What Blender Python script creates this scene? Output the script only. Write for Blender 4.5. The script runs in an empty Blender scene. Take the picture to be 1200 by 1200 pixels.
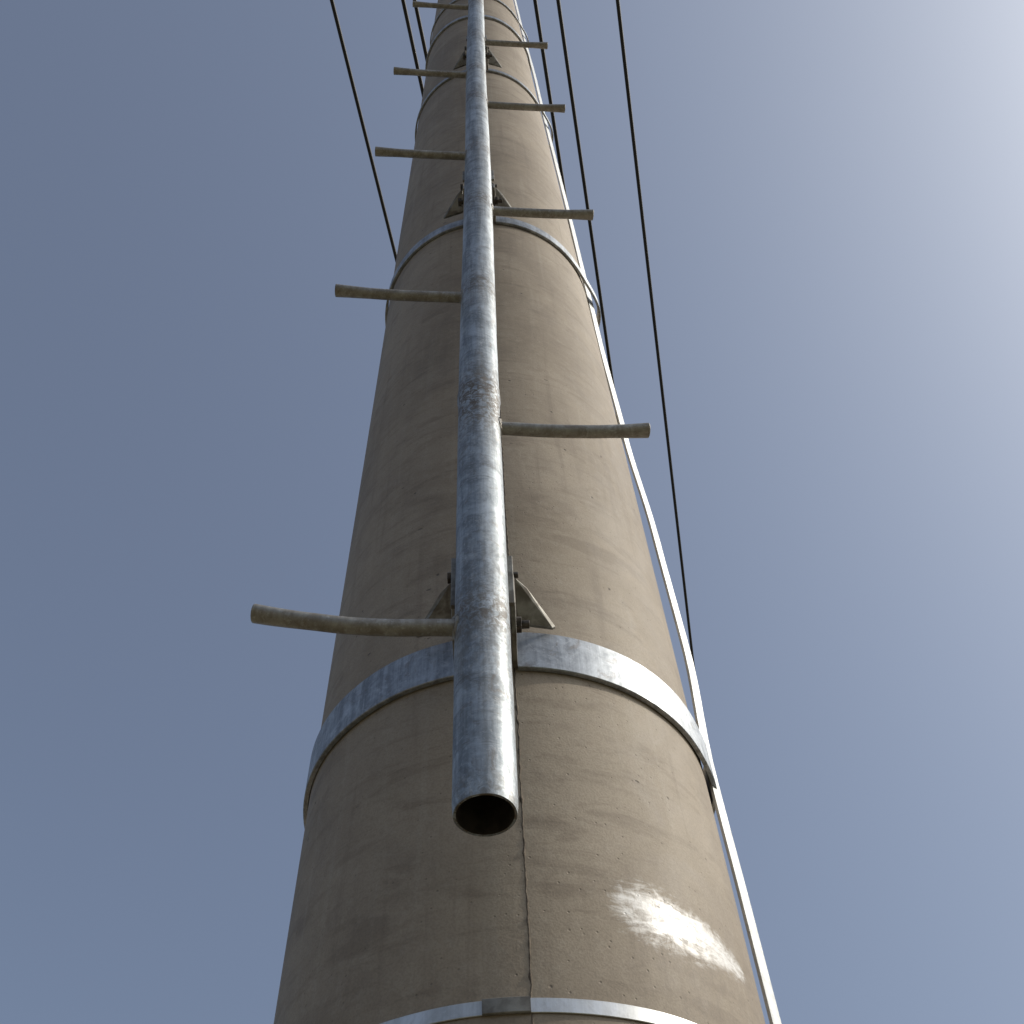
import bpy, bmesh, math, random
from mathutils import Vector, Matrix, noise
random.seed(7)
S=bpy.context.scene
S.view_settings.view_transform='Standard'
S.view_settings.look='None'
S.view_settings.exposure=0

# ---------------------------------------------------------------- constants (metres)
EYE=1.5            # camera height
D=1.17             # camera to pole axis
R0=0.2730
def R(z): return R0-(z-EYE)*0.0086
SUN_ROT=math.radians(94); SUN_EL=math.radians(38)

# ---------------------------------------------------------------- node helpers
def mat(name):
    m=bpy.data.materials.new(name); m.use_nodes=True
    nt=m.node_tree; b=nt.nodes['Principled BSDF']
    return m,nt,b
class G:
    def __init__(s,nt): s.nt=nt
    def n(s,t,**k):
        x=s.nt.nodes.new(t)
        for a,v in k.items(): setattr(x,a,v)
        return x
    def l(s,a,b): s.nt.links.new(a,b)
    def put(s,sock,v):
        if isinstance(v,bpy.types.NodeSocket): s.l(v,sock)
        else: sock.default_value=v
    def m(s,op,a,b=0.0,c=0.0,clamp=False):
        x=s.n('ShaderNodeMath',operation=op); x.use_clamp=clamp
        s.put(x.inputs[0],a); s.put(x.inputs[1],b)
        if op in('MULTIPLY_ADD','COMPARE','SMOOTH_MIN'): s.put(x.inputs[2],c)
        return x.outputs[0]
    def mr(s,v,a,b,c=0.0,d=1.0,smooth=True):
        x=s.n('ShaderNodeMapRange'); x.interpolation_type='SMOOTHSTEP' if smooth else 'LINEAR'
        s.put(x.inputs[0],v)
        for i,q in enumerate((a,b,c,d)): s.put(x.inputs[i+1],q)
        return x.outputs[0]
    def noise(s,vec,scale,detail=4,rough=.55,dist=0.0):
        x=s.n('ShaderNodeTexNoise'); s.l(vec,x.inputs['Vector'])
        x.inputs['Scale'].default_value=scale; x.inputs['Detail'].default_value=detail
        x.inputs['Roughness'].default_value=rough; x.inputs['Distortion'].default_value=dist
        return x.outputs['Fac']
    def vor(s,vec,scale,feature='F1',out='Distance',rnd=1.0):
        x=s.n('ShaderNodeTexVoronoi',feature=feature); s.l(vec,x.inputs['Vector'])
        x.inputs['Scale'].default_value=scale; x.inputs['Randomness'].default_value=rnd
        return x.outputs[out]
    def mix(s,f,a,b,blend='MIX'):
        x=s.n('ShaderNodeMix',data_type='RGBA',blend_type=blend)
        s.put(x.inputs[0],f); s.put(x.inputs[6],a); s.put(x.inputs[7],b)
        return x.outputs[2]
    def scalev(s,vec,v,rot=(0,0,0)):
        x=s.n('ShaderNodeMapping'); s.l(vec,x.inputs[0])
        x.inputs['Scale'].default_value=v; x.inputs['Rotation'].default_value=rot
        return x.outputs[0]
    def bump(s,h,strength,dist,nrm=None):
        x=s.n('ShaderNodeBump'); s.l(h,x.inputs['Height'])
        x.inputs['Strength'].default_value=strength; x.inputs['Distance'].default_value=dist
        if nrm: s.l(nrm,x.inputs['Normal'])
        return x.outputs[0]

def concrete():
    m,nt,b=mat('weathered_concrete'); g=G(nt)
    co=g.n('ShaderNodeTexCoord').outputs['Object']
    sp=g.n('ShaderNodeSeparateXYZ'); g.l(co,sp.inputs[0])
    ang=g.m('ARCTAN2',sp.outputs[0],g.m('MULTIPLY',sp.outputs[1],-1.0))
    arc=g.m('MULTIPLY',ang,0.266)
    cb=g.n('ShaderNodeCombineXYZ'); g.l(arc,cb.inputs[0]); g.l(sp.outputs[2],cb.inputs[2])
    uv=cb.outputs[0]
    big=g.noise(co,2.1,4,.65,.6)
    mid=g.noise(co,9,6,.7,1.2)
    fine=g.noise(co,70,3,.65)
    grain=g.noise(co,420,1,.6)
    diag=g.noise(g.scalev(uv,(4,1,15),(0,math.radians(30),0)),2.2,5,.65,.8)
    diag2=g.noise(g.scalev(uv,(6,1,50),(0,math.radians(38),0)),1.2,4,.65,.5)
    vert=g.noise(g.scalev(uv,(26,1,1.2)),1.5,4,.65,.4)
    col=g.mix(g.mr(big,.32,.68),(.255,.205,.148,1),(.375,.312,.235,1))
    col=g.mix(g.m('MULTIPLY',g.mr(mid,.45,.70),.30),col,(.44,.375,.29,1))
    col=g.mix(g.m('MULTIPLY',g.mr(mid,.48,.30),.28),col,(.17,.13,.09,1))
    col=g.mix(g.m('MULTIPLY',g.mr(diag,.50,.68),.42),col,(.17,.13,.092,1))
    col=g.mix(g.m('MULTIPLY',g.mr(diag2,.55,.72),.28),col,(.16,.122,.088,1))
    col=g.mix(g.m('MULTIPLY',g.mr(vert,.53,.75),.40),col,(.17,.13,.095,1))
    col=g.mix(g.m('MULTIPLY',g.mr(vert,.46,.28),.22),col,(.45,.40,.32,1))
    col=g.mix(g.m('MULTIPLY',g.mr(fine,.5,.72),.18),col,(.48,.42,.34,1))
    col=g.mix(g.m('MULTIPLY',g.mr(grain,.35,.6,1,0),.18),col,(.11,.088,.065,1))
    vd=g.vor(co,26); sel=g.vor(co,26,out='Color')
    ss=g.n('ShaderNodeSeparateColor'); g.l(sel,ss.inputs[0])
    pit=g.m('MULTIPLY',g.mr(vd,.04,.085,1,0),g.m('GREATER_THAN',ss.outputs[0],.6))
    vd2=g.vor(co,75); pit2=g.m('MULTIPLY',g.mr(vd2,.05,.12,1,0),.5)
    pits=g.m('MAXIMUM',pit,pit2)
    ch=g.vor(g.scalev(uv,(1,1,2.2),(0,math.radians(-20),0)),9)
    chn=g.m('ADD',ch,g.m('MULTIPLY',fine,.09))
    chip=g.mr(chn,.07,.09,1,0)
    col=g.mix(g.m('MULTIPLY',pits,.7),col,(.06,.048,.035,1))
    col=g.mix(g.m('MULTIPLY',chip,.6),col,(.07,.055,.04,1))
    sc=g.noise(g.scalev(uv,(5,1,60),(0,math.radians(35),0)),1.3,2,.5,1.2)
    scl=g.mr(g.m('ABSOLUTE',g.m('SUBTRACT',sc,.5)),.0,.004,1,0)
    col=g.mix(g.m('MULTIPLY',g.m('MULTIPLY',scl,g.mr(mid,.5,.6)),.4),col,(.12,.09,.07,1))
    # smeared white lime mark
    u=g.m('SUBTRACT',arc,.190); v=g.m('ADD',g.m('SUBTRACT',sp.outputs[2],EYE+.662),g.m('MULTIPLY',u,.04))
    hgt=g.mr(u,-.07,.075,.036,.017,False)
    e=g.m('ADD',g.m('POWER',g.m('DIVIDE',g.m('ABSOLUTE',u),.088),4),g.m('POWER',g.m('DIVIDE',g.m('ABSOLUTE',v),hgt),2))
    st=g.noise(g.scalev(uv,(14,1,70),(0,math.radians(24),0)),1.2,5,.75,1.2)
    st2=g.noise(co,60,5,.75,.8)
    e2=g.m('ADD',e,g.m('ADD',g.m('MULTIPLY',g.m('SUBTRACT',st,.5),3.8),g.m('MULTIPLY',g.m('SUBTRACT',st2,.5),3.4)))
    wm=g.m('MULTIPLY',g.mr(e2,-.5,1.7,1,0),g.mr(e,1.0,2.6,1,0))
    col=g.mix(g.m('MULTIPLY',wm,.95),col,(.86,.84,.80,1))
    g.l(col,b.inputs['Base Color'])
    rg=g.m('SUBTRACT',g.mr(mid,.3,.7,.66,.76),g.m('MULTIPLY',wm,.35)); g.l(rg,b.inputs['Roughness'])
    h=g.m('ADD',g.m('MULTIPLY',fine,.4),g.m('MULTIPLY',grain,.2))
    h=g.m('SUBTRACT',h,g.m('ADD',pits,g.m('MULTIPLY',chip,1.2)))
    g.l(g.bump(h,.42,.0020),b.inputs['Normal'])
    return m

def zinc(name='galvanised_steel',tint=(.60,.64,.67,1),dark=(.30,.33,.35,1),metal=.85,rough=(.32,.52),stain=True,brown=.25,ringamt=.45):
    m,nt,b=mat(name); g=G(nt)
    co=g.n('ShaderNodeTexCoord').outputs['Object']
    n1=g.noise(g.scalev(co,(70,70,4)),1,4,.7,.3)
    n2=g.noise(co,22,6,.72,1.0); n3=g.noise(co,210,2,.6)
    rings=g.noise(g.scalev(co,(8,8,75)),1,4,.75,.5)
    f=g.m('ADD',g.m('MULTIPLY',n2,.52),g.m('MULTIPLY',n1,.48))
    col=g.mix(g.mr(f,.38,.64),dark,tint)
    col=g.mix(g.m('MULTIPLY',g.mr(n3,.55,.72),.25),col,(.74,.76,.77,1))
    col=g.mix(g.m('MULTIPLY',g.mr(rings,.56,.70),ringamt),col,(.13,.13,.125,1))
    bn=g.noise(co,30,5,.75,1.5)
    bs=g.mr(bn,.54,.68)
    col=g.mix(g.m('MULTIPLY',bs,brown),col,(.17,.125,.085,1))
    ws=g.mr(bn,.42,.30)
    col=g.mix(g.m('MULTIPLY',ws,.30),col,(.72,.72,.71,1))
    if stain:
        at=g.n('ShaderNodeAttribute'); at.attribute_name='stain'
        sn=g.noise(co,110,4,.75,1.0)
        s=g.m('MULTIPLY',at.outputs['Fac'],g.mr(sn,.38,.60))
        col=g.mix(g.m('MULTIPLY',s,.85),col,(.11,.085,.06,1))
        sall=g.m('ADD',s,g.m('MULTIPLY',ws,.5))
        mt=g.m('SUBTRACT',metal,g.m('MULTIPLY',sall,.6),clamp=True)
        g.l(mt,b.inputs['Metallic'])
    else: b.inputs['Metallic'].default_value=metal
    g.l(col,b.inputs['Base Color'])
    g.l(g.mr(f,.3,.7,rough[1],rough[0]),b.inputs['Roughness'])
    h=g.m('ADD',g.m('MULTIPLY',n2,.6),g.m('MULTIPLY',n3,.3))
    g.l(g.bump(h,.30,.001),b.inputs['Normal'])
    return m

def plain(name,c,rough=.7,metal=0.0,c2=None,scale=20):
    m,nt,b=mat(name); g=G(nt)
    co=g.n('ShaderNodeTexCoord').outputs['Object']
    n=g.noise(co,scale,4,.6,.4)
    c2=c2 or tuple(x*.5 for x in c)
    g.l(g.mix(g.mr(n,.35,.65),(*c2,1),(*c,1)),b.inputs['Base Color'])
    b.inputs['Roughness'].default_value=rough; b.inputs['Metallic'].default_value=metal
    g.l(g.bump(n,.3,.001),b.inputs['Normal'])
    return m

M_CON=concrete()
M_PIPE=zinc('galvanised_pipe',tint=(.50,.54,.56,1),dark=(.22,.245,.265,1),metal=.78,rough=(.44,.62),brown=.42,ringamt=.5)
M_BAND=zinc('galvanised_band',tint=(.48,.50,.51,1),dark=(.24,.255,.27,1),metal=.88,rough=(.42,.56),stain=False,brown=.4,ringamt=.15)
M_RUNG=zinc('dull_rung_steel',tint=(.40,.385,.35,1),dark=(.25,.23,.20,1),metal=.5,rough=(.5,.65),stain=False,brown=.5,ringamt=.1)
M_STRIP=zinc('flat_bar_zinc',tint=(.72,.73,.72,1),dark=(.50,.51,.50,1),metal=.35,rough=(.45,.6),stain=False,brown=.1,ringamt=.1)
M_BRK=plain('bracket_steel',(.28,.27,.24),.5,.5,(.13,.115,.095),40)
M_BOLT=plain('bolt_steel',(.13,.115,.10),.5,.6,(.05,.042,.035),90)
M_WIRE=plain('cable_black',(.018,.018,.02),.6,0,(.01,.01,.011),3)

# ---------------------------------------------------------------- mesh helpers
def empty(name,loc=(0,0,0)):
    o=bpy.data.objects.new(name,None); o.location=loc; S.collection.objects.link(o)
    o.empty_display_size=.3; return o
def obj(name,bm,m,parent=None,smooth=True,auto=None):
    bmesh.ops.recalc_face_normals(bm,faces=bm.faces)
    me=bpy.data.meshes.new(name); bm.to_mesh(me); bm.free()
    if m: me.materials.append(m)
    for p in me.polygons: p.use_smooth=smooth
    if smooth and auto is not None:
        me.set_sharp_from_angle(angle=math.radians(auto))
    o=bpy.data.objects.new(name,me); S.collection.objects.link(o)
    if parent: o.parent=parent
    return o
def sweep(bm,pts,sect,frame=None,close=True):
    rings=[]
    n=len(pts)
    for i,p in enumerate(pts):
        t=(pts[min(i+1,n-1)]-pts[max(i-1,0)]).normalized()
        if frame: A,B=frame(i,t)
        else:
            up=Vector((0,0,1)) if abs(t.z)<.9 else Vector((0,1,0))
            A=t.cross(up).normalized(); B=A.cross(t).normalized()
        rings.append([bm.verts.new(p+A*a+B*b) for a,b in sect(i)])
    k=len(rings[0])
    for i in range(n-1):
        for j in range(k):
            bm.faces.new((rings[i][j],rings[i][(j+1)%k],rings[i+1][(j+1)%k],rings[i+1][j]))
    if close:
        bm.faces.new(rings[0][::-1]); bm.faces.new(rings[-1])
    return rings
def circ(r,n=16,fx=1,fy=1): return [(r*fx*math.cos(2*math.pi*k/n),r*fy*math.sin(2*math.pi*k/n)) for k in range(n)]
def prism(bm,poly,off):
    a=[bm.verts.new(p) for p in poly]; b=[bm.verts.new(p+off) for p in poly]
    bm.faces.new(a[::-1]); bm.faces.new(b); n=len(a)
    for i in range(n): bm.faces.new((a[i],a[(i+1)%n],b[(i+1)%n],b[i]))
def bevel(o,w=.001,seg=2):
    md=o.modifiers.new('bevel','BEVEL'); md.width=w; md.segments=seg; md.limit_method='ANGLE'; md.angle_limit=math.radians(35)

# ---------------------------------------------------------------- utility pole
POLE_TOP=13.5
pole=empty('concrete_utility_pole')
bm=bmesh.new()
def wob(a,z): return .0007*noise.noise(Vector((math.cos(a)*1.2,math.sin(a)*1.2,z*1.2)))
N=160; zs=[-.3+i*.1 for i in range(int((POLE_TOP+.3)/.1)+1)]
rings=[]
for z in zs:
    rings.append([bm.verts.new(((R(z)+wob(a,z))*math.sin(a),-(R(z)+wob(a,z))*math.cos(a),z)) for a in [2*math.pi*k/N for k in range(N)]])
for i in range(len(zs)-1):
    for k in range(N):
        bm.faces.new((rings[i][k],rings[i][(k+1)%N],rings[i+1][(k+1)%N],rings[i+1][k]))
bm.faces.new(rings[-1])
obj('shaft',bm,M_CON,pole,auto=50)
M_SEAM=plain('cement_seam',(.19,.155,.115),.9,0,(.08,.062,.047),160)
bm=bmesh.new(); pts=[];z=.2
while z<POLE_TOP-.2:
    a=(.0135+.0014*noise.noise(Vector((z*9,0,0)))+.0014*noise.noise(Vector((z*90,9,0))))/R(z)
    r=R(z)+wob(a,z)-.0002
    pts.append(Vector((r*math.sin(a),-r*math.cos(a),z))); z+=.004 if z<4 else .03
sweep(bm,pts,lambda i:circ(.0008+.0022*max(0,noise.noise(Vector((i*.35,1,0)))),6),lambda i,t:(Vector((1,0,0)),Vector((0,1,0))))
obj('mould_seam',bm,M_SEAM,pole)

WA=math.radians(8.6); wd=Vector((math.sin(WA),math.cos(WA),0)); wl=Vector((math.cos(WA),-math.sin(WA),0))
ZW=EYE+10.6
bm=bmesh.new()
for oy in (-.20,.20):
    c=wd*oy+Vector((0,0,ZW-.22))
    a=c-wl*1.75
    prism(bm,[a-wd*.03+Vector((0,0,-.05)),a+wd*.03+Vector((0,0,-.05)),a+wd*.03+Vector((0,0,.05)),a-wd*.03+Vector((0,0,.05))],wl*3.2)
arm=obj('crossarm',bm,M_BAND,pole,smooth=False)

cam_xy=Vector((0,-D,0))
LH=[-.142,-.084,-.0745,.024,.043,.092]
M_PORC=plain('porcelain',(.35,.30,.26),.25,0,(.3,.25,.2),5)
for k,lh in enumerate(LH):
    base=cam_xy+wl*(lh*10.6)
    bm=bmesh.new()
    pts=[base+wd*t+Vector((0,0,ZW+.00006*t*t)) for t in range(-60,201,4)]
    sweep(bm,pts,lambda i:circ(.0175,10))
    obj('power_line',bm,M_WIRE)
    q=base+wd*( -(base-Vector((0,0,0))).dot(wd))
    bm=bmesh.new()
    prof=[(.02,-.17),(.05,-.15),(.03,-.12),(.055,-.10),(.03,-.07),(.045,-.05),(.02,-.017)]
    rg=[[bm.verts.new((q.x+r*math.cos(a*math.pi/8),q.y+r*math.sin(a*math.pi/8),ZW+zz)) for a in range(16)] for r,zz in prof]
    for i in range(len(prof)-1):
        for a in range(16): bm.faces.new((rg[i][a],rg[i][(a+1)%16],rg[i+1][(a+1)%16],rg[i+1][a]))
    bm.faces.new(rg[0]);bm.faces.new(rg[-1])
    obj('insulator_%d'%(k+1),bm,M_PORC,pole)

# ---------------------------------------------------------------- pipe ladder
ladder=empty('pole_climbing_ladder')
PY=-D+.775
def pc(z):
    zr=z-EYE
    return Vector((-.0262+.0058*zr+.0012*math.sin(zr*3.1),PY+.0060*(zr-.7)+.0015*math.sin(zr*2.0+1),z))
RUNG=[.914,1.349,1.803,2.266,2.65,3.15,3.49,3.98,4.60,5.03,5.48,5.93,6.37,6.8,7.25,7.7]
PB=EYE+.658; PT=EYE+8.0; PR=.0300; PI=.0262
bm=bmesh.new()
lay=bm.verts.layers.float.new('stain')
NS=64; zz=[PB+i*.012 for i in range(int((PT-PB)/.012))]
outer=[];inner=[]
for z in zz:
    c=pc(z); st=0
    for r in RUNG: st=max(st,math.exp(-((z-EYE-r)/.05)**2)*.9, math.exp(-((z-EYE-r-.0)/.16)**2)*.45)
    st=max(st,math.exp(-((z-EYE-1.39)/.10)**2)*1.2,math.exp(-((z-PB)/.03)**2)*.6)
    lip=0 if z>PB+.001 else -.0012
    ro=[];ri=[]
    for k in range(NS):
        a=2*math.pi*k/NS
        d=.0005*noise.noise(Vector((math.cos(a)*2,math.sin(a)*2,z*12)))
        wj=math.exp(-((z-EYE-1.43)/.02)**2)*.0015*(1+noise.noise(Vector((a*4,z*90,0))))
        v=bm.verts.new(c+Vector((math.cos(a),math.sin(a),0))*(PR+d+lip+wj)); v[lay]=st; ro.append(v)
    outer.append(ro)
    if z<PB+2.5 :
        for k in range(NS):
            a=2*math.pi*k/NS
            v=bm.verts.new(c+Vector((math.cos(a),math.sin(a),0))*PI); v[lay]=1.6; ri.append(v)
        inner.append(ri)
for L in (outer,inner):
    for i in range(len(L)-1):
        for k in range(NS): bm.faces.new((L[i][k],L[i][(k+1)%NS],L[i+1][(k+1)%NS],L[i+1][k]))
for k in range(NS): bm.faces.new((outer[0][k],outer[0][(k+1)%NS],inner[0][(k+1)%NS],inner[0][k]))
bm.faces.new(inner[-1]); bm.faces.new(outer[-1])
M_IN=plain('pipe_bore_dark',(.045,.036,.03),.9,0,(.02,.016,.013),60)  # near-black brown for the inside faces of the pipe
o=obj('pipe',bm,M_PIPE,ladder,auto=40)
o.data.materials.append(M_IN)
for p in o.data.polygons:
    cc=pc(p.center.z); 
    if (Vector((p.center.x,p.center.y,0))-Vector((cc.x,cc.y,0))).length<PI+.0005 and p.center.z<PB+2.6 and p.center.z>PB+.003: p.material_index=1

YAW=math.radians(5)
for k,r in enumerate(RUNG):
    side=-1 if k%2==0 else 1
    z=EYE+r; c=pc(z); rnd=random.Random(k)
    L=.245+rnd.uniform(-.004,.003)
    dirv=Vector((math.cos(YAW),math.sin(YAW),0))*side
    n=26; pts=[]
    bend=[.016,.009,.007,.004][k] if k<4 else .004*rnd.uniform(.5,1.3)
    for i in range(n+1):
        t=i/n; s=PR*.8+(L-PR*.8)*t
        dz=-.0025*math.sin(t*math.pi)+bend*max(0,(t-.40)/.60)**1.5+.0008*noise.noise(Vector((t*5,k,0)))
        pts.append(c+dirv*s+Vector((0,0,dz)))
    bm=bmesh.new()
    def sec(i,n=n,k=k):
        t=i/n; f=max(0,(t-.75)/.25)
        w=.0096*(1+.22*f); h=.0094*(1-.04*f)
        return [(w*math.cos(q*math.pi/10),h*math.sin(q*math.pi/10)) for q in range(20)]
    sweep(bm,pts,sec)
    o=obj('rung_%d'%(k+1),bm,M_RUNG,ladder,auto=50); bevel(o,.0010,2)
    bm=bmesh.new(); wp=[]
    cc=c+dirv*(PR-.001); A=dirv.cross(Vector((0,0,1))).normalized()
    for q in range(33):
        a=2*math.pi*q/32; rr=.0118+.0022*noise.noise(Vector((q*.8,k,0)))
        ly=math.cos(a)*rr; back=PR-math.sqrt(max(PR*PR-ly*ly,0))
        wp.append(cc-dirv*back+A*ly+Vector((0,0,math.sin(a)*rr)))
    sweep(bm,wp,lambda i:circ(.0032+.0022*noise.noise(Vector((i*1.3,k*3,2))),8),close=False)
    obj('weld_%d'%(k+1),bm,M_RUNG,ladder)

def arc_band(bm,z0,z1,a0,a1,thick,gap,bulge=None,steps=90):
    P=[]
    for i in range(steps+1):
        a=a0+(a1-a0)*i/steps
        b=bulge(a) if bulge else 0
        wv=.0012*noise.noise(Vector((a*3,z0,0)))
        ri=[R(z0)+gap+b,R(z1)+gap+b]; ro=[ri[0]+thick,ri[1]+thick]
        e=min(.0009,thick*.4)
        sec=[(ri[0],z0),(ro[0]-e,z0),(ro[0],z0+e),(ro[1],z1-e),(ro[1]-e,z1),(ri[1],z1)]
        P.append([bm.verts.new((r*math.sin(a),-r*math.cos(a),z+wv)) for r,z in sec])
    k=6
    for i in range(steps):
        for j in range(k): bm.faces.new((P[i][j],P[i][(j+1)%k],P[i+1][(j+1)%k],P[i+1][j]))
    bm.faces.new(P[0][::-1]); bm.faces.new(P[-1])
def hexbolt(bm,c,axis,length,r=.009,head=.007):
    ax=axis.normalized()
    up=Vector((0,0,1)) if abs(ax.z)<.9 else Vector((0,1,0))
    A=ax.cross(up).normalized(); B=A.cross(ax)
    def cyl(p,r,h,n):
        prism(bm,[p+A*r*math.cos(2*math.pi*q/n)+B*r*math.sin(2*math.pi*q/n) for q in range(n)],ax*h)
    cyl(c-ax*length/2,r*.5,length,14)
    cyl(c-ax*length/2,r,head,6)
    cyl(c+ax*(length/2-head*2.2),r,head,6)
    cyl(c+ax*(length/2-head*2.2-.002),r*1.25,.002,18)
BANDS=[(.984,1.049),(2.556,2.596),(4.160,4.190),(5.75,5.78),(7.32,7.35)]
for k,(b0,b1) in enumerate(BANDS):
    z0,z1=EYE+b0,EYE+b1; zc=(z0+z1)/2; Rm=R(zc); c=pc(zc)
    for side,nm in ((1,'right'),(-1,'left')):
        x_e=c.x+side*.038
        a0=math.asin((x_e)/(Rm+.004))
        a1=side*math.radians(179)
        bl=(lambda a:.024*math.exp(-((a-math.radians(90))/.28)**2)) if (side==1 and k>0) else ((lambda a:.006*math.exp(-((a-math.radians(84))/.2)**2)) if side==1 else None)
        dz=-.004 if side==-1 else 0
        bm=bmesh.new(); arc_band(bm,z0+dz,z1+dz,a0,a1,.006,.0015,bl)
        obj('clamp_band_%s_%d'%(nm,k+1),bm,M_BAND,ladder,auto=35)
        yf=-Rm-.004
        bm=bmesh.new()
        prism(bm,[Vector((x_e,yf,z0+dz+.001)),Vector((x_e,yf,z1+dz+.020)),Vector((x_e,yf-.070,z1+dz+.030)),Vector((x_e,yf-.078,zc)),Vector((x_e,yf-.05,z0+dz+.006))],Vector((-side*.006,0,0)))
        o=obj('ear_%s_%d'%(nm,k+1),bm,M_BRK,ladder,smooth=False); bevel(o,.001)
        bm=bmesh.new()
        q=.0015*side
        prism(bm,[Vector((x_e+q,yf-.062,z1+dz+.034)),Vector((x_e+side*.016,yf-.048,z1+dz+.030)),Vector((x_e+side*.050,yf-.003,z1+dz+.006)),Vector((x_e+side*.046,yf-.006,z1+dz+.001)),Vector((x_e+q,yf-.020,z1+dz-.004))],Vector((0,.006,.002)))
        o=obj('gusset_%s_%d'%(nm,k+1),bm,M_BRK,ladder,smooth=False); bevel(o,.001)
    bm=bmesh.new()
    prism(bm,[Vector((c.x-.037,c.y+PR-.004,z0+.004)),Vector((c.x+.037,c.y+PR-.004,z0+.004)),Vector((c.x+.037,c.y+PR-.004,z1+.03)),Vector((c.x-.037,c.y+PR-.004,z1+.03))],Vector((0,.006,0)))
    o=obj('saddle_%d'%(k+1),bm,M_BRK,ladder,smooth=False); bevel(o,.001)
    bm=bmesh.new()
    hexbolt(bm,Vector((c.x+.002,-Rm-.052,zc-.008)),Vector((1,0,0)),.104,.0105,.008)
    hexbolt(bm,Vector((c.x+.000,-Rm-.066,z1+.038)),Vector((1,0,0)),.088,.008)
    o=obj('bolts_%d'%(k+1),bm,M_BOLT,ladder,smooth=False); bevel(o,.0006)

strap=empty('steel_strap')
M_SS=zinc('stainless_strap',tint=(.74,.74,.72,1),dark=(.5,.5,.48,1),metal=.8,rough=(.32,.45),stain=False,brown=.15,ringamt=.1)
bm=bmesh.new(); arc_band(bm,EYE+.545,EYE+.559,-math.pi,math.pi*.999,.0012,.0008,steps=200)
obj('band',bm,M_SS,strap,auto=35)
bm=bmesh.new(); arc_band(bm,EYE+.5445,EYE+.5595,math.radians(-6.5),math.radians(2.5),.0020,.0022,steps=12)
obj('buckle',bm,M_BRK,strap,auto=35)
strap2=empty('steel_strap')
bm=bmesh.new(); arc_band(bm,EYE+5.20,EYE+5.24,-math.pi,math.pi*.999,.008,.001,steps=160)
obj('band',bm,M_BAND,strap2,auto=35)

# ---------------------------------------------------------------- grounding flat bar down the right side
K=[(-1.4,.020),(0.2,.014),(.55,.011),(.80,.011),(.97,.010),(1.02,.010),(1.25,.019),(1.55,.017),(1.9,.008),(2.3,.005),(2.56,.006),(3.2,.008),(4.16,.008),(5.0,.011),(5.77,.008),(7,.01),(8.6,.01),(9.6,.01)]
def off(zr):
    for i in range(len(K)-1):
        if K[i][0]<=zr<=K[i+1][0]:
            t=(zr-K[i][0])/(K[i+1][0]-K[i][0]); t=t*t*(3-2*t); return K[i][1]*(1-t)+K[i+1][1]*t
    return .01
bar=empty('grounding_strip')
pts=[];z=EYE-1.4
AB=math.radians(82)
while z<EYE+9.6:
    zr=z-EYE; r=R(z)+off(zr)+.001
    pts.append(Vector((r*math.sin(AB),-r*math.cos(AB),z))); z+=.04
nd=math.radians(52)
Aw=Vector((math.cos(nd),math.sin(nd),0)); Bt=Vector((math.sin(nd),-math.cos(nd),0))
bm=bmesh.new()
sweep(bm,pts,lambda i:[(-.0105,-.002),(.0105,-.002),(.0105,.002),(-.0105,.002)],lambda i,t:(Aw,Bt))
obj('flat_bar',bm,M_STRIP,bar,smooth=False)

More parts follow.
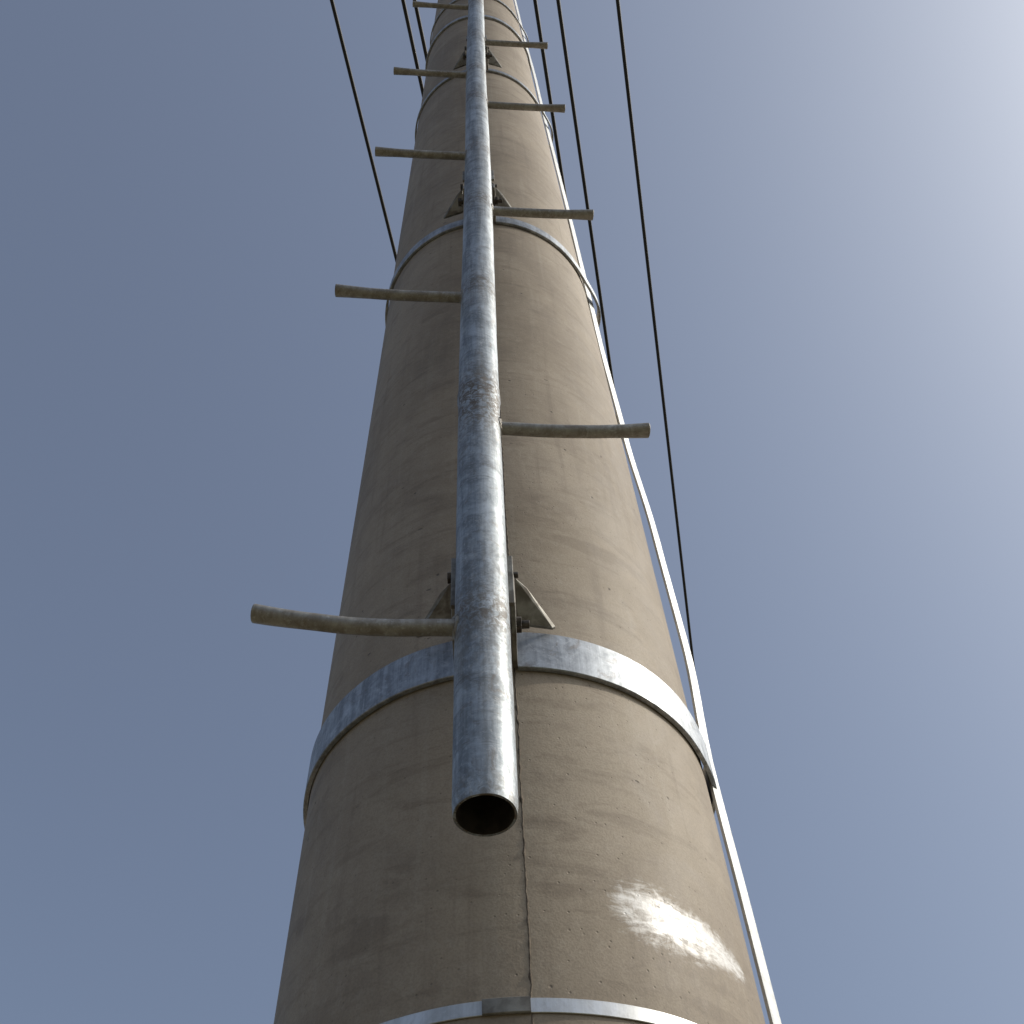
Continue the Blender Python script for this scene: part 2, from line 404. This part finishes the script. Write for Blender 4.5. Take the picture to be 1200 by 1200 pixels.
# ---------------------------------------------------------------- ground
m,nt,b=mat('dry_earth_and_grass'); g=G(nt)
co=g.n('ShaderNodeTexCoord').outputs['Object']
n1=g.noise(co,.15,6,.6,.5); n2=g.noise(co,3,8,.7,.5); n3=g.noise(co,40,4,.7)
c=g.mix(g.mr(n2,.4,.65),(.16,.125,.085,1),(.25,.20,.14,1))
c=g.mix(g.mr(n1,.48,.60),c,g.mix(n3,(.04,.06,.02,1),(.10,.12,.045,1)))
g.l(c,b.inputs['Base Color']); b.inputs['Roughness'].default_value=.95
g.l(g.bump(g.m('ADD',n2,g.m('MULTIPLY',n3,.3)),.6,.05),b.inputs['Normal'])
bm=bmesh.new(); bmesh.ops.create_grid(bm,x_segments=60,y_segments=60,size=3000)
obj('ground',bm,m)

# ---------------------------------------------------------------- sky + sun
w=bpy.data.worlds.new('World'); S.world=w; w.use_nodes=True; nt=w.node_tree; g=G(nt)
sky=nt.nodes.new('ShaderNodeTexSky'); sky.sky_type='NISHITA'; sky.sun_disc=False
sky.sun_elevation=SUN_EL; sky.sun_rotation=SUN_ROT
sky.air_density=1.0; sky.dust_density=6.0; sky.ozone_density=1.5
bg=nt.nodes['Background']
hs=g.n('ShaderNodeHueSaturation'); hs.inputs['Saturation'].default_value=.80; g.l(sky.outputs[0],hs.inputs['Color'])
tc=g.mix(1.0,hs.outputs[0],(.90,1.0,1.09,1),'MULTIPLY')
hz=g.mix(1.0,tc,(.50,.54,.70,1),'ADD')     # thin uniform haze veil
g.l(hz,bg.inputs[0]); bg.inputs[1].default_value=.10
sd=Vector((math.sin(SUN_ROT)*math.cos(SUN_EL),math.cos(SUN_ROT)*math.cos(SUN_EL),math.sin(SUN_EL)))
ld=bpy.data.lights.new('sun','SUN'); ld.energy=2.3; ld.angle=math.radians(1.0); ld.color=(1,.93,.82)
lo=bpy.data.objects.new('sun',ld); S.collection.objects.link(lo); lo.rotation_euler=sd.to_track_quat('Z','Y').to_euler()
lo.location=(5,-3,9)

# ---------------------------------------------------------------- camera
u=Vector((-55,885,-1294)).normalized()
v=Vector((7,-600,-1294)); h=(v-u*v.dot(u)).normalized()
x=h.cross(u)
rot=Matrix((x,h,u))
cd=bpy.data.cameras.new('camera'); cd.sensor_width=36; cd.lens=38.82; cd.clip_end=8000; cd.clip_start=.02
cam=bpy.data.objects.new('camera',cd); S.collection.objects.link(cam)
cam.matrix_world=Matrix.Translation((0,-D,EYE))@rot.to_4x4()
S.camera=cam
